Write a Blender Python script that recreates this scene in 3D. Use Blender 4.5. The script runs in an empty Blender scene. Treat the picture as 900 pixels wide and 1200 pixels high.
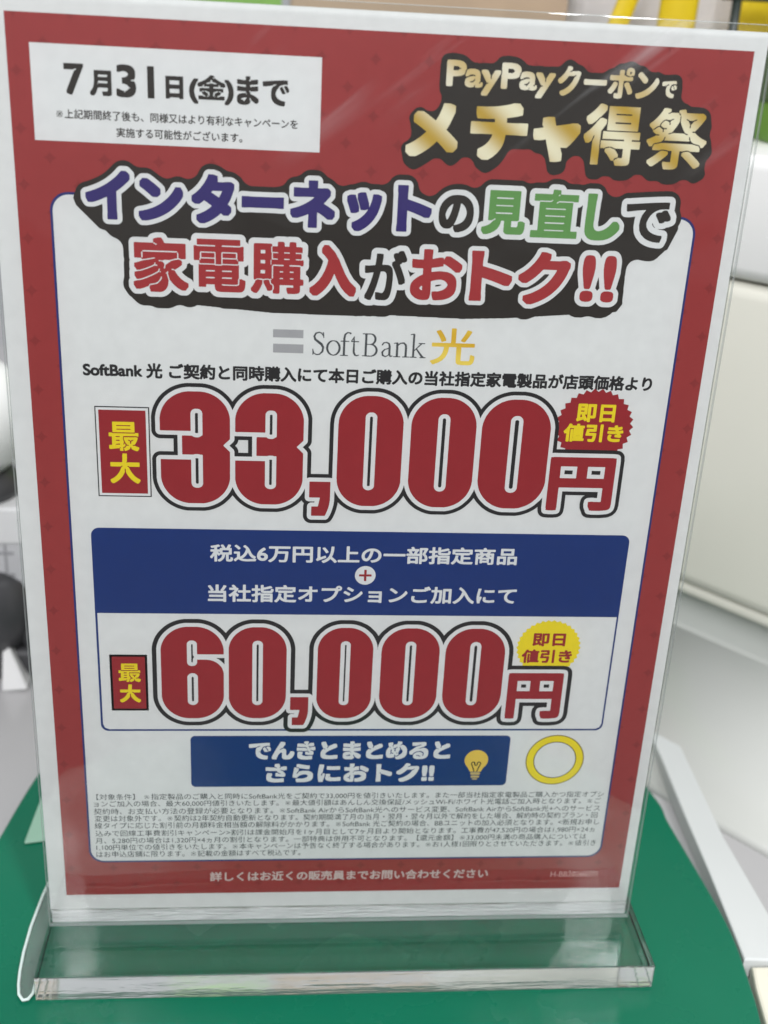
import bpy, bmesh, math, random
import numpy as np
from mathutils import Vector, Matrix

random.seed(4)
scene = bpy.context.scene
col = scene.collection
MM = 0.001
LIFT = 22.5                      # millimetres from the green top up to the poster's print origin

# ------------------------------------------------------------------ camera
cam_d = bpy.data.cameras.new('camera'); cam = bpy.data.objects.new('camera', cam_d); col.objects.link(cam)
R = ((0.99575995, 0.05004294, 0.07718696), (-0.01631355, 0.92184718, -0.38721008), (-0.09053171, 0.3843091, 0.91875488))
def W3(x, up, toward): return Vector((x, -toward, up + LIFT)) * MM
def dirw(r): return Vector((r[0], -r[2], r[1]))
cx_, cy_, cz_ = dirw(R[0]), dirw(R[1]), dirw(R[2])
m = Matrix(((cx_.x, cy_.x, cz_.x), (cx_.y, cy_.y, cz_.y), (cx_.z, cy_.z, cz_.z))).to_4x4()
m.translation = W3(-27.031, 285.993, 327.967)
cam.matrix_world = m
cam_d.sensor_fit = 'VERTICAL'; cam_d.sensor_height = 36.0; cam_d.lens = 36.0 * 1340 / 1200
cam_d.clip_start = 0.01; cam_d.clip_end = 50
cam_d.dof.use_dof = True; cam_d.dof.focus_distance = 0.352; cam_d.dof.aperture_fstop = 11.0
scene.camera = cam

# ------------------------------------------------------------------ light of the shop: a dim surround and ceiling lamps
scene.view_settings.view_transform = 'Standard'; scene.view_settings.look = 'None'
scene.view_settings.exposure = 0.0; scene.view_settings.gamma = 1.0
scene.cycles.max_bounces = 16; scene.cycles.transparent_max_bounces = 24; scene.cycles.transmission_bounces = 16
scene.cycles.use_denoising = True
world = bpy.data.worlds.new('World'); scene.world = world; world.use_nodes = True
nt = world.node_tree; bg = nt.nodes['Background']
tc = nt.nodes.new('ShaderNodeTexCoord'); sx = nt.nodes.new('ShaderNodeSeparateXYZ'); rp = nt.nodes.new('ShaderNodeValToRGB')
mr = nt.nodes.new('ShaderNodeMapRange'); mr.inputs[1].default_value = -1; mr.inputs[2].default_value = 1
nt.links.new(tc.outputs['Generated'], sx.inputs[0]); nt.links.new(sx.outputs[2], mr.inputs[0]); nt.links.new(mr.outputs[0], rp.inputs[0])
rp.color_ramp.elements[0].position = 0.30; rp.color_ramp.elements[0].color = (0.20, 0.215, 0.22, 1)
rp.color_ramp.elements[1].position = 0.62; rp.color_ramp.elements[1].color = (0.93, 0.94, 0.98, 1)
nt.links.new(rp.outputs[0], bg.inputs[0]); bg.inputs[1].default_value = 0.57

def lamp(name, loc, target, sx_, sy_, power, color=(0.98, 0.98, 1.0)):
    d = bpy.data.lights.new(name, 'AREA'); d.shape = 'RECTANGLE'; d.size = sx_; d.size_y = sy_; d.energy = power; d.color = color
    o = bpy.data.objects.new(name, d); col.objects.link(o); o.location = loc
    o.rotation_euler = (Vector(target) - Vector(loc)).to_track_quat('-Z', 'Y').to_euler()
    return o
lamp('ceiling_lamp', (-0.5, -1.9, 1.75), (0, 0, 0.1), 0.16, 1.3, 53)
lamp('ceiling_lamp', (0.75, -1.8, 1.85), (0, 0, 0.1), 0.16, 1.3, 42)
lamp('ceiling_lamp', (0.25, 0.7, 1.9), (0.05, 0, 0), 1.3, 0.16, 10)

# ------------------------------------------------------------------ materials
def mat(name, color, rough=0.5, spec=0.5, coat=0.0, noise=0.0, nscale=60.0, bump=0.0, bscale=200.0):
    M = bpy.data.materials.new(name); M.use_nodes = True; n = M.node_tree; b = n.nodes['Principled BSDF']
    b.inputs['Base Color'].default_value = (*color, 1); b.inputs['Roughness'].default_value = rough
    b.inputs['Specular IOR Level'].default_value = spec; b.inputs['Coat Weight'].default_value = coat
    if noise or bump:
        t = n.nodes.new('ShaderNodeTexCoord')
    if noise:
        x = n.nodes.new('ShaderNodeTexNoise'); x.inputs['Scale'].default_value = nscale; x.inputs['Detail'].default_value = 5
        n.links.new(t.outputs['Object'], x.inputs['Vector'])
        r = n.nodes.new('ShaderNodeValToRGB')
        r.color_ramp.elements[0].position = .3; r.color_ramp.elements[1].position = .7
        r.color_ramp.elements[0].color = (*[c * (1 - noise) for c in color], 1)
        r.color_ramp.elements[1].color = (*[min(1, c * (1 + noise)) for c in color], 1)
        n.links.new(x.outputs['Fac'], r.inputs[0]); n.links.new(r.outputs[0], b.inputs['Base Color'])
    if bump:
        y = n.nodes.new('ShaderNodeTexNoise'); y.inputs['Scale'].default_value = bscale; y.inputs['Detail'].default_value = 3
        n.links.new(t.outputs['Object'], y.inputs['Vector'])
        bm_ = n.nodes.new('ShaderNodeBump'); bm_.inputs['Strength'].default_value = bump; bm_.inputs['Distance'].default_value = .001
        n.links.new(y.outputs['Fac'], bm_.inputs['Height']); n.links.new(bm_.outputs[0], b.inputs['Normal'])
    return M
def ink(name, color): return mat(name, color, rough=0.45, spec=0.25, noise=0.03, nscale=220)

PAPER = ink('poster_paper', (0.72, 0.73, 0.72))
WHITE_INK = ink('print_white', (0.73, 0.74, 0.735))
DARK_INK = ink('print_dark', (0.030, 0.025, 0.021))
BLACK_INK = ink('print_black', (0.022, 0.021, 0.022))
LETTER_RED = ink('print_letter_red', (0.30, 0.022, 0.028))
HEAD_RED = ink('print_headline_red', (0.36, 0.037, 0.040))
NAVY_INK = ink('print_navy', (0.040, 0.028, 0.150))
BLUE_INK = ink('print_blue', (0.010, 0.034, 0.165))
LINE_BLUE = ink('print_line_blue', (0.025, 0.035, 0.16))
GREEN_INK = ink('print_green', (0.125, 0.30, 0.085))
YELLOW_INK = ink('print_yellow', (0.82, 0.66, 0.02))
GREY_INK = ink('print_grey', (0.36, 0.36, 0.37))
FINE_INK = ink('print_fine', (0.07, 0.075, 0.08))
PINK_INK = ink('print_pink', (0.62, 0.34, 0.32))
BULB_INK = ink('print_bulb', (0.78, 0.55, 0.09))

def dotted_red():
    M = ink('print_ground_red', (0.31, 0.040, 0.0395)); n = M.node_tree; b = n.nodes['Principled BSDF']
    L = n.links.new
    def math_(op, a, c=None):
        q = n.nodes.new('ShaderNodeMath'); q.operation = op
        for i, v in enumerate((a, c)):
            if v is None: continue
            if isinstance(v, (int, float)): q.inputs[i].default_value = v
            else: L(v, q.inputs[i])
        return q.outputs[0]
    t = n.nodes.new('ShaderNodeTexCoord'); s = n.nodes.new('ShaderNodeSeparateXYZ'); L(t.outputs['Object'], s.inputs[0])
    px, pz = 0.0145, 0.0145
    dots = None
    for ox, oz in ((0, 0), (px / 2, pz / 2)):
        fx = math_('ABSOLUTE', math_('SUBTRACT', math_('FLOORED_MODULO', math_('ADD', s.outputs[0], ox + 0.0035), px), px / 2))
        fz = math_('ABSOLUTE', math_('SUBTRACT', math_('FLOORED_MODULO', math_('ADD', s.outputs[2], oz + 0.002), pz), pz / 2))
        star = math_('ADD', math_('POWER', fx, 0.62), math_('POWER', fz, 0.62))     # a small four-pointed mark
        lim = 0.0021 ** 0.62
        mk = math_('LESS_THAN', star, lim)
        dots = mk if dots is None else math_('MAXIMUM', dots, mk)
    mx = n.nodes.new('ShaderNodeMix'); mx.data_type = 'RGBA'
    base = b.inputs['Base Color'].links[0].from_socket
    L(math_('MULTIPLY', dots, 0.36), mx.inputs[0]); L(base, mx.inputs[6]); mx.inputs[7].default_value = (0.15, 0.020, 0.020, 1)
    L(mx.outputs[2], b.inputs['Base Color'])
    return M
RED_GROUND = dotted_red()

def gold(name, period=0.016, light=(0.80, 0.74, 0.52), deep=(0.58, 0.40, 0.10), slope=(0.8, 1.0)):
    M = ink(name, deep); n = M.node_tree; b = n.nodes['Principled BSDF']; L = n.links.new
    t = n.nodes.new('ShaderNodeTexCoord'); s = n.nodes.new('ShaderNodeSeparateXYZ'); L(t.outputs['Object'], s.inputs[0])
    a = n.nodes.new('ShaderNodeMath'); a.operation = 'MULTIPLY'; a.inputs[1].default_value = slope[0]; L(s.outputs[0], a.inputs[0])
    c = n.nodes.new('ShaderNodeMath'); c.operation = 'MULTIPLY_ADD'; c.inputs[1].default_value = slope[1]; L(s.outputs[2], c.inputs[0]); L(a.outputs[0], c.inputs[2])
    d = n.nodes.new('ShaderNodeMath'); d.operation = 'MULTIPLY'; d.inputs[1].default_value = 2 * math.pi / period; L(c.outputs[0], d.inputs[0])
    e = n.nodes.new('ShaderNodeMath'); e.operation = 'SINE'; L(d.outputs[0], e.inputs[0])
    f = n.nodes.new('ShaderNodeMapRange'); f.inputs[1].default_value = -1; L(e.outputs[0], f.inputs[0])
    r = n.nodes.new('ShaderNodeValToRGB'); r.color_ramp.elements[0].color = (*deep, 1); r.color_ramp.elements[1].color = (*light, 1)
    L(f.outputs[0], r.inputs[0]); L(r.outputs[0], b.inputs['Base Color'])
    return M
GOLD = gold('print_gold', 0.0175, (0.82, 0.77, 0.55), (0.50, 0.33, 0.05))
GOLD_PALE = gold('print_gold_pale', 0.017, (0.80, 0.76, 0.60), (0.62, 0.48, 0.22))
GOLD_RICH = gold('print_gold_rich', 0.014, (0.82, 0.62, 0.10), (0.66, 0.40, 0.03), (0.3, 1.0))

def thin_clear(name):          # a flat sheet of clear acrylic: mirrors a little, lets the rest straight through
    M = bpy.data.materials.new(name); M.use_nodes = True; n = M.node_tree; L = n.links.new
    n.nodes.remove(n.nodes['Principled BSDF']); out = n.nodes['Material Output']
    tr = n.nodes.new('ShaderNodeBsdfTransparent'); tr.inputs[0].default_value = (0.985, 0.99, 0.987, 1)
    gl = n.nodes.new('ShaderNodeBsdfGlossy'); gl.inputs['Roughness'].default_value = 0.04
    fr = n.nodes.new('ShaderNodeFresnel'); fr.inputs[0].default_value = 1.38
    t = n.nodes.new('ShaderNodeTexCoord')
    x = n.nodes.new('ShaderNodeTexNoise'); x.inputs['Scale'].default_value = 17; x.inputs['Detail'].default_value = 2
    bm_ = n.nodes.new('ShaderNodeBump'); bm_.inputs['Strength'].default_value = 0.35; bm_.inputs['Distance'].default_value = 0.004
    L(t.outputs['Object'], x.inputs['Vector']); L(x.outputs['Fac'], bm_.inputs['Height']); L(bm_.outputs[0], gl.inputs['Normal'])
    mx = n.nodes.new('ShaderNodeMixShader'); L(fr.outputs[0], mx.inputs[0]); L(tr.outputs[0], mx.inputs[1]); L(gl.outputs[0], mx.inputs[2])
    # lamp reflections painted as pale diffuse streaks near the top of the sheet
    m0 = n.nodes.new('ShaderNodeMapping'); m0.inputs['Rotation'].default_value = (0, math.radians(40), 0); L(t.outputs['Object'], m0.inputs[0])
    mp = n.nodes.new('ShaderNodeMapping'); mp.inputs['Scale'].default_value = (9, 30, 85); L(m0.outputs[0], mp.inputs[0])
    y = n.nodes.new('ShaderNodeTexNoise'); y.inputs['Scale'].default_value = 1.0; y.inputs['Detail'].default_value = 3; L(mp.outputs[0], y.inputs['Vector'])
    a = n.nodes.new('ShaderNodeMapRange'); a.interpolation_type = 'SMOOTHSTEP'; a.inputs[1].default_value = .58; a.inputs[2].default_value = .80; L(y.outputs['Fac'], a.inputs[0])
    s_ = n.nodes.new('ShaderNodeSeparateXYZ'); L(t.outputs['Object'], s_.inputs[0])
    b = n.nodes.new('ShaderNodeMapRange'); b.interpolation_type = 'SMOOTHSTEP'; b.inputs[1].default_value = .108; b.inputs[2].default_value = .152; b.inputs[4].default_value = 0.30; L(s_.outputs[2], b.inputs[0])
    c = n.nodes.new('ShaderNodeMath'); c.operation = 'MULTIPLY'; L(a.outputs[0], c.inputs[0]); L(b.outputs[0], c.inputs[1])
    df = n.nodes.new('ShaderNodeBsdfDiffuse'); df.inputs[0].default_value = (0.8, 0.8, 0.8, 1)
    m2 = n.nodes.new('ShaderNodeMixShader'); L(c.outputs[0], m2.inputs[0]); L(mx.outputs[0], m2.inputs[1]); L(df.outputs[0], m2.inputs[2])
    L(m2.outputs[0], out.inputs[0])
    return M
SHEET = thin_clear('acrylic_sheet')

def acrylic(name, color=(1.0, 1.0, 1.0), rough=0.0, bump=0.0, bscale=300, white=0.0):
    M = bpy.data.materials.new(name); M.use_nodes = True; n = M.node_tree; b = n.nodes['Principled BSDF']
    b.inputs['Base Color'].default_value = (*color, 1); b.inputs['Roughness'].default_value = rough
    b.inputs['IOR'].default_value = 1.49; b.inputs['Transmission Weight'].default_value = 1.0 - white
    if bump:
        t = n.nodes.new('ShaderNodeTexCoord'); mp = n.nodes.new('ShaderNodeMapping'); mp.inputs['Scale'].default_value = (0.07, 1, 1)
        y = n.nodes.new('ShaderNodeTexNoise'); y.inputs['Scale'].default_value = bscale; y.inputs['Detail'].default_value = 4
        bm_ = n.nodes.new('ShaderNodeBump'); bm_.inputs['Strength'].default_value = bump; bm_.inputs['Distance'].default_value = .002
        n.links.new(t.outputs['Object'], mp.inputs[0]); n.links.new(mp.outputs[0], y.inputs['Vector'])
        n.links.new(y.outputs['Fac'], bm_.inputs['Height']); n.links.new(bm_.outputs[0], b.inputs['Normal'])
    return M
BLOCK = acrylic('acrylic_block')
def let_through(M, part):
    n = M.node_tree; out = n.nodes['Material Output']; b = n.nodes['Principled BSDF']; tr = n.nodes.new('ShaderNodeBsdfTransparent'); mx = n.nodes.new('ShaderNodeMixShader')
    mx.inputs[0].default_value = part; n.links.new(b.outputs[0], mx.inputs[1]); n.links.new(tr.outputs[0], mx.inputs[2]); n.links.new(mx.outputs[0], out.inputs[0])
BLOCK.node_tree.nodes['Principled BSDF'].inputs['IOR'].default_value = 1.43
SAWN = acrylic('acrylic_sawn_edge', (0.95, 0.97, 0.96), 0.06, 0.22, 330, 0.10)
BOND = acrylic('acrylic_bond_line', (0.99, 1.0, 1.0), 0.10, 1.0, 1500, 0.88)
CAUSTIC_PLATE = acrylic('caustic_plate_clear', (0.92, 0.98, 0.95), 0.10, 0.0, 100, 0.06)
CAUSTIC_BEAD = acrylic('caustic_bead_pale', (0.80, 0.93, 0.88), 0.30, 0.0, 100, 0.65)
def edge_clear(name):          # milled sheet edge: half frosted, half see-through
    M = bpy.data.materials.new(name); M.use_nodes = True; n = M.node_tree; L = n.links.new
    n.nodes.remove(n.nodes['Principled BSDF'])
    tr = n.nodes.new('ShaderNodeBsdfTransparent'); tr.inputs[0].default_value = (0.93, 0.96, 0.95, 1)
    di = n.nodes.new('ShaderNodeBsdfDiffuse'); di.inputs[0].default_value = (0.62, 0.66, 0.65, 1)
    mx = n.nodes.new('ShaderNodeMixShader'); mx.inputs[0].default_value = 0.42
    L(tr.outputs[0], mx.inputs[1]); L(di.outputs[0], mx.inputs[2]); L(mx.outputs[0], n.nodes['Material Output'].inputs[0])
    return M
SHEET_EDGE = edge_clear('acrylic_sheet_edge')

GREEN_TOP = mat('green_laminate', (0.0015, 0.118, 0.062), rough=0.24, spec=0.26, noise=0.06, nscale=9, bump=0.03, bscale=140)
def worn(M, lo, hi, scale):
    n = M.node_tree; t = n.nodes.new('ShaderNodeTexCoord'); x = n.nodes.new('ShaderNodeTexNoise'); x.inputs['Scale'].default_value = scale; x.inputs['Detail'].default_value = 8
    r = n.nodes.new('ShaderNodeMapRange'); r.inputs[1].default_value = .3; r.inputs[2].default_value = .7; r.inputs[3].default_value = lo; r.inputs[4].default_value = hi
    n.links.new(t.outputs['Object'], x.inputs['Vector']); n.links.new(x.outputs['Fac'], r.inputs[0]); n.links.new(r.outputs[0], n.nodes['Principled BSDF'].inputs['Roughness'])
worn(GREEN_TOP, 0.17, 0.34, 22)
GREEN_EDGE = mat('green_edge', (0.02, 0.10, 0.06), rough=0.4)
SHELF_WHITE = mat('counter_white', (0.40, 0.395, 0.395), rough=0.22, noise=0.03, nscale=8)
RAIL_WHITE = mat('rail_white', (0.54, 0.56, 0.55), rough=0.3, noise=0.02, nscale=12)
CREAM = mat('cabinet_cream', (0.66, 0.65, 0.57), rough=0.22, noise=0.04, nscale=6)
CREAM_WHITE = mat('cabinet_trim', (0.76, 0.76, 0.74), rough=0.3, noise=0.02, nscale=10)
WALL_GREY = mat('wall_grey', (0.34, 0.34, 0.35), rough=0.8, noise=0.05, nscale=5)

# ------------------------------------------------------------------ helpers
def link(o, parent=None):
    col.objects.link(o)
    if parent is not None:
        o.parent = parent
        o.matrix_parent_inverse = Matrix.Identity(4)
        if parent.parent is None or True:
            o.location = o.location - world_loc(parent)
    return o
def world_loc(o):
    v = Vector(o.location)
    while o.parent is not None:
        o = o.parent; v += Vector(o.location)
    return v
def tag(o, label, cat, group=None, kind=None):
    if label: o['label'] = label
    if cat: o['category'] = cat
    if group: o['group'] = group
    if kind: o['kind'] = kind
    return o
def empty(name, loc):
    o = bpy.data.objects.new(name, None); o.location = loc; o.empty_display_size = .01; col.objects.link(o); return o
def mesh_obj(name, verts, faces, material, parent=None, smooth=False):
    me = bpy.data.meshes.new(name); me.from_pydata([tuple(v) for v in verts], [], faces); me.update()
    for M in (material if isinstance(material, (list, tuple)) else [material]): me.materials.append(M)
    if smooth:
        for p in me.polygons: p.use_smooth = True
    o = bpy.data.objects.new(name, me); return link(o, parent)
def from_bm(name, bm, material, parent=None, loc=(0, 0, 0), smooth=False, rotz=0.0):
    me = bpy.data.meshes.new(name); bm.normal_update(); bm.to_mesh(me); bm.free()
    for M in (material if isinstance(material, (list, tuple)) else [material]): me.materials.append(M)
    if smooth:
        for p in me.polygons: p.use_smooth = True
    o = bpy.data.objects.new(name, me); o.location = loc; o.rotation_euler = (0, 0, rotz); return link(o, parent)
def box_bm(size, bevel=0.0, seg=2, centre=(0, 0, 0)):
    bm = bmesh.new(); bmesh.ops.create_cube(bm, size=1.0)
    bmesh.ops.scale(bm, vec=size, verts=bm.verts); bmesh.ops.translate(bm, vec=centre, verts=bm.verts)
    if bevel: bmesh.ops.bevel(bm, geom=bm.edges[:], offset=bevel, segments=seg, affect='EDGES', profile=0.5)
    return bm
def prism_bm(outline, z0, z1, bevel=0.0, seg=2):
    bm = bmesh.new(); vs = [bm.verts.new((x, y, z0)) for x, y in outline]
    f = bm.faces.new(vs); r = bmesh.ops.extrude_face_region(bm, geom=[f])
    top = [v for v in r['geom'] if isinstance(v, bmesh.types.BMVert)]
    bmesh.ops.translate(bm, vec=(0, 0, z1 - z0), verts=top)
    bmesh.ops.recalc_face_normals(bm, faces=bm.faces)
    if bevel:
        es = [e for e in bm.edges if abs(e.verts[0].co.z - e.verts[1].co.z) < 1e-9]
        bmesh.ops.bevel(bm, geom=es, offset=bevel, segments=seg, affect='EDGES', profile=0.5)
    return bm
def lathe_bm(profile, n=40):
    bm = bmesh.new(); rings = []
    for r, z in profile:
        rings.append([bm.verts.new((r * math.cos(2 * math.pi * k / n), r * math.sin(2 * math.pi * k / n), z)) for k in range(n)])
    for a, b in zip(rings, rings[1:]):
        for k in range(n): bm.faces.new((a[k], a[(k + 1) % n], b[(k + 1) % n], b[k]))
    bm.faces.new(rings[0][::-1]); bm.faces.new(rings[-1]); bmesh.ops.recalc_face_normals(bm, faces=bm.faces)
    return bm

# ------------------------------------------------------------------ the setting: counter, green top, wall
def spline_loop(pts, n=12):
    out = []; N = len(pts)
    for i in range(N):
        p0, p1, p2, p3 = (Vector(pts[(i + k - 1) % N]) for k in range(4))
        for j in range(n):
            t = j / n
            out.append(tuple(0.5 * ((2 * p1) + (p2 - p0) * t + (2 * p0 - 5 * p1 + 4 * p2 - p3) * t * t + (3 * p1 - p0 - 3 * p2 + p3) * t ** 3)))
    return out
SHELF_Z = (-34 + LIFT) * MM
ring = [(142, 86), (143.2, 65), (146, 24.6), (146.9, 0), (144.6, -24.7), (141, -46), (130, -84), (108, -118), (70, -142), (0, -150), (-70, -142),
        (-106, -118), (-126, -84), (-136, -46), (-140, -20), (-141, 10), (-139.5, 50), (-138.4, 61.4), (-131.5, 104), (-118, 150), (-90, 188), (-50, 210), (0, 217), (50, 212), (95, 190), (126, 150)]
top_outline = [(x * MM, y * MM) for x, y in spline_loop(ring, 8)]
bm = prism_bm(top_outline, SHELF_Z, 0.0, 0.0008, 2)
tag(from_bm('tabletop', bm, GREEN_TOP, smooth=False), None, None, None, 'structure')
bm = box_bm((1.6, 0.98, 0.03), 0.003, 2)
tag(from_bm('counter', bm, SHELF_WHITE, None, (0, 0.415, SHELF_Z - 0.015)), None, None, None, 'structure')
bm = box_bm((3.0, 0.05, 1.6))
tag(from_bm('back_wall', bm, WALL_GREY, None, (0.2, 0.90, 0.5)), None, None, None, 'structure')
FLOOR = mat('floor_grey', (0.14, 0.14, 0.135), rough=0.5, noise=0.05, nscale=3)
bm = box_bm((14, 14, 0.05))
tag(from_bm('floor', bm, FLOOR, None, (0, 0, -0.9)), None, None, None, 'structure')

# ------------------------------------------------------------------ clear sign holder
holder = empty('sign_holder', (0, 0, 0))
tag(holder, 'clear acrylic sign holder with upright sheet and thick base block on the green top', 'sign holder')
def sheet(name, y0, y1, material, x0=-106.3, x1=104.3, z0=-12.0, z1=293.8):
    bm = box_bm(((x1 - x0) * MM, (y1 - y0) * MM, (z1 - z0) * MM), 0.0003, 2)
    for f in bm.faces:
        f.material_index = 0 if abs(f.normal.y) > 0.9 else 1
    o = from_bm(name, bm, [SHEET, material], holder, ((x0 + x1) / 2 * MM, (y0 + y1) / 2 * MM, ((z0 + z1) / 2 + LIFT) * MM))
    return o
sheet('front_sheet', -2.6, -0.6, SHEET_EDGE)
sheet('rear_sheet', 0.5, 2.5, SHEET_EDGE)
bm = box_bm((0.2090, 0.0010, 0.0050), 0.0001, 1)
from_bm('bond_strip', bm, BOND, holder, (-0.0010, 0.0, (LIFT - 9.4) * MM))
# the base block: polished faces, sawn long front edge
bm = box_bm((0.2148, 0.062, 0.0102), 0.0005, 2)
for f in bm.faces: f.material_index = 1 if f.normal.y < -0.9 or f.normal.y > 0.9 else 0
from_bm('base_block', bm, [BLOCK, SAWN], holder, (0.0003, 0.0046, 0.0053))
# light caustic beside the base's left end, built as added plate and bead
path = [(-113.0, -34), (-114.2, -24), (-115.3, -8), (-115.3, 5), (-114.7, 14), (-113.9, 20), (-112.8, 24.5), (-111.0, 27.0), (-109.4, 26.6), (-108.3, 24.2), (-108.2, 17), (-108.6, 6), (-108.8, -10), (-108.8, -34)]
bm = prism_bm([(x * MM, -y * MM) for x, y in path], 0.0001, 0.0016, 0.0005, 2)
from_bm('caustic_plate', bm, CAUSTIC_PLATE, holder, (0, 0, 0))
def tube(name, pts, r, material, parent=None, n=10):
    bm = bmesh.new(); rings = []; P = [Vector(p) for p in pts]
    for i, p in enumerate(P):
        d = (P[min(i + 1, len(P) - 1)] - P[max(i - 1, 0)]).normalized(); u = d.orthogonal().normalized()
        if abs(d.z) < .9: u = Vector((-d.y, d.x, 0)).normalized()
        v = d.cross(u)
        rings.append([bm.verts.new(p + r * (u * math.cos(2 * math.pi * k / n) + v * math.sin(2 * math.pi * k / n))) for k in range(n)])
    for a, b in zip(rings, rings[1:]):
        for k in range(n): bm.faces.new((a[k], a[(k + 1) % n], b[(k + 1) % n], b[k]))
    bm.faces.new(rings[0][::-1]); bm.faces.new(rings[-1]); bmesh.ops.recalc_face_normals(bm, faces=bm.faces)
    return from_bm(name, bm, material, parent, (0, 0, 0), True)
tube('caustic_bead', [(x * MM, -y * MM, 0.0014) for x, y in path[:-2]], 0.00055, CAUSTIC_BEAD, holder)

# ------------------------------------------------------------------ the printed poster
poster = empty('poster', W3(0, -6.3, 0))
tag(poster, 'red and white Japanese discount poster standing upright inside the clear holder', 'poster')
PRINT_Y = -0.12                    # front of the paper, millimetres
bm = box_bm((0.2094, 0.00022, 0.2982), 0)
from_bm('paper', bm, PAPER, poster, W3(-1.2, 142.8, 0))
def layer_y(level): return (PRINT_Y - 0.03 * level) * MM
def fill(name, loops, level, material, parent):
    """flat print: closed loops in millimetres on the poster, holes included, filled as one mesh"""
    cu = bpy.data.curves.new(name, 'CURVE'); cu.dimensions = '2D'; cu.fill_mode = 'BOTH'
    for lp in loops:
        if len(lp) < 3: continue
        sp = cu.splines.new('POLY'); sp.points.add(len(lp) - 1)
        a = np.ones((len(lp), 4)); a[:, :2] = lp; a[:, 2] = 0
        sp.points.foreach_set('co', a.ravel()); sp.use_cyclic_u = True
    tmp = bpy.data.objects.new(name, cu)
    me = bpy.data.meshes.new_from_object(tmp)
    bpy.data.objects.remove(tmp); bpy.data.curves.remove(cu)
    n = len(me.vertices); co = np.zeros(n * 3); me.vertices.foreach_get('co', co); co = co.reshape(n, 3)
    w = np.zeros((n, 3)); w[:, 0] = co[:, 0] * MM; w[:, 2] = (co[:, 1] + LIFT) * MM; w[:, 1] = layer_y(level)
    me.vertices.foreach_set('co', w.ravel()); me.update()
    bm = bmesh.new(); bm.from_mesh(me)
    flip = [f for f in bm.faces if f.normal.y > 0]
    bmesh.ops.reverse_faces(bm, faces=flip)
    bm.to_mesh(me); bm.free(); me.name = name
    me.materials.clear(); me.materials.append(material)
    o = bpy.data.objects.new(name, me)
    return link(o, parent)
def rrect(x0, z0, x1, z1, r, n=8):
    out = []
    for cx, cz, a0 in ((x1 - r, z1 - r, 0), (x0 + r, z1 - r, 90), (x0 + r, z0 + r, 180), (x1 - r, z0 + r, 270)):
        for k in range(n + 1):
            a = math.radians(a0 + 90 * k / n); out.append((cx + r * math.cos(a), cz + r * math.sin(a)))
    return out
def rect(x0, z0, x1, z1): return [(x0, z0), (x1, z0), (x1, z1), (x0, z1)]
def circle(cx, cz, rx, rz=None, n=48): return [(cx + rx * math.cos(2 * math.pi * k / n), cz + (rz or rx) * math.sin(2 * math.pi * k / n)) for k in range(n)]
def burst(cx, cz, rx, rz, teeth, depth):
    return [(cx + rx * s * math.cos(math.pi * k / teeth), cz + rz * s * math.sin(math.pi * k / teeth)) for k in range(2 * teeth) for s in ((1.0,) if k % 2 == 0 else (1 - depth,))]

# ---- glyph outlines -> coverage grid -> distance field -> clean contours
_glyph = {}
def note_mark(x, z, r=0.37):
    """the reference mark: a thin cross with four dots"""
    out = []
    for d in (1, -1):
        u = np.array([.7071, .7071 * d]); v = np.array([-u[1], u[0]])
        out.append(np.array([np.array([x, z]) + a * r * u + b * 0.032 * v for a, b in ((-1, -1), (1, -1), (1, 1), (-1, 1))]))
    for ex, ez in ((1, 0), (-1, 0), (0, 1), (0, -1)):
        out.append(np.array([[x + ex * .27 + .058 * math.cos(k * math.pi / 4), z + ez * .27 + .058 * math.sin(k * math.pi / 4)] for k in range(8)]))
    return out
def glyph_loops(text):
    if text in _glyph: return _glyph[text]
    if '※' in text and text.strip(' ') != '※' and '\u2009' not in text:
        text2 = text.replace('※', '\u2009※\u2009'); lp = glyph_loops(text2); i = 0; out = []
        for ch in text2:
            k = len(glyph_loops(ch)) if ch not in ' \u3000\u2009' else 0
            part = lp[i:i + k]; i += k
            if ch == '※' and part:
                a = np.concatenate(part); c = (a.min(0) + a.max(0)) / 2; part = note_mark(c[0], c[1])
            out += part
        _glyph[text] = out
        return out
    cu = bpy.data.curves.new('t', 'FONT'); cu.body = text; cu.size = 1.0
    o = bpy.data.objects.new('t', cu); col.objects.link(o)
    dg = bpy.context.evaluated_depsgraph_get()
    c2 = o.evaluated_get(dg).to_curve(dg)
    loops = []
    for s in c2.splines:
        bp = s.bezier_points; P = []; N = len(bp)
        for i in range(N):
            a, b = bp[i], bp[(i + 1) % N]
            p0, p1, p2, p3 = (np.array(v[:2]) for v in (a.co, a.handle_right, b.handle_left, b.co))
            straight = abs(np.cross(p1 - p0, p3 - p0)) + abs(np.cross(p2 - p0, p3 - p0)) < 1e-7
            for t in ((0,) if straight else np.linspace(0, 1, 7)[:-1]):
                P.append((1 - t) ** 3 * p0 + 3 * (1 - t) ** 2 * t * p1 + 3 * (1 - t) * t * t * p2 + t ** 3 * p3)
        if len(P) > 2: loops.append(np.array(P))
    o.to_curve_clear(); bpy.data.objects.remove(o); bpy.data.curves.remove(cu)
    _glyph[text] = loops
    return loops
def fit(loops, box, inset=0.0):
    """scale outlines so that their inked box, once thickened by `inset`, is `box`"""
    allp = np.concatenate(loops); lo, hi = allp.min(0), allp.max(0)
    x0, z0, x1, z1 = box[0] + inset, box[1] + inset, box[2] - inset, box[3] - inset
    s = np.array([(x1 - x0) / max(1e-9, hi[0] - lo[0]), (z1 - z0) / max(1e-9, hi[1] - lo[1])])
    return [(l - lo) * s + np.array([x0, z0]) for l in loops]
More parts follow.
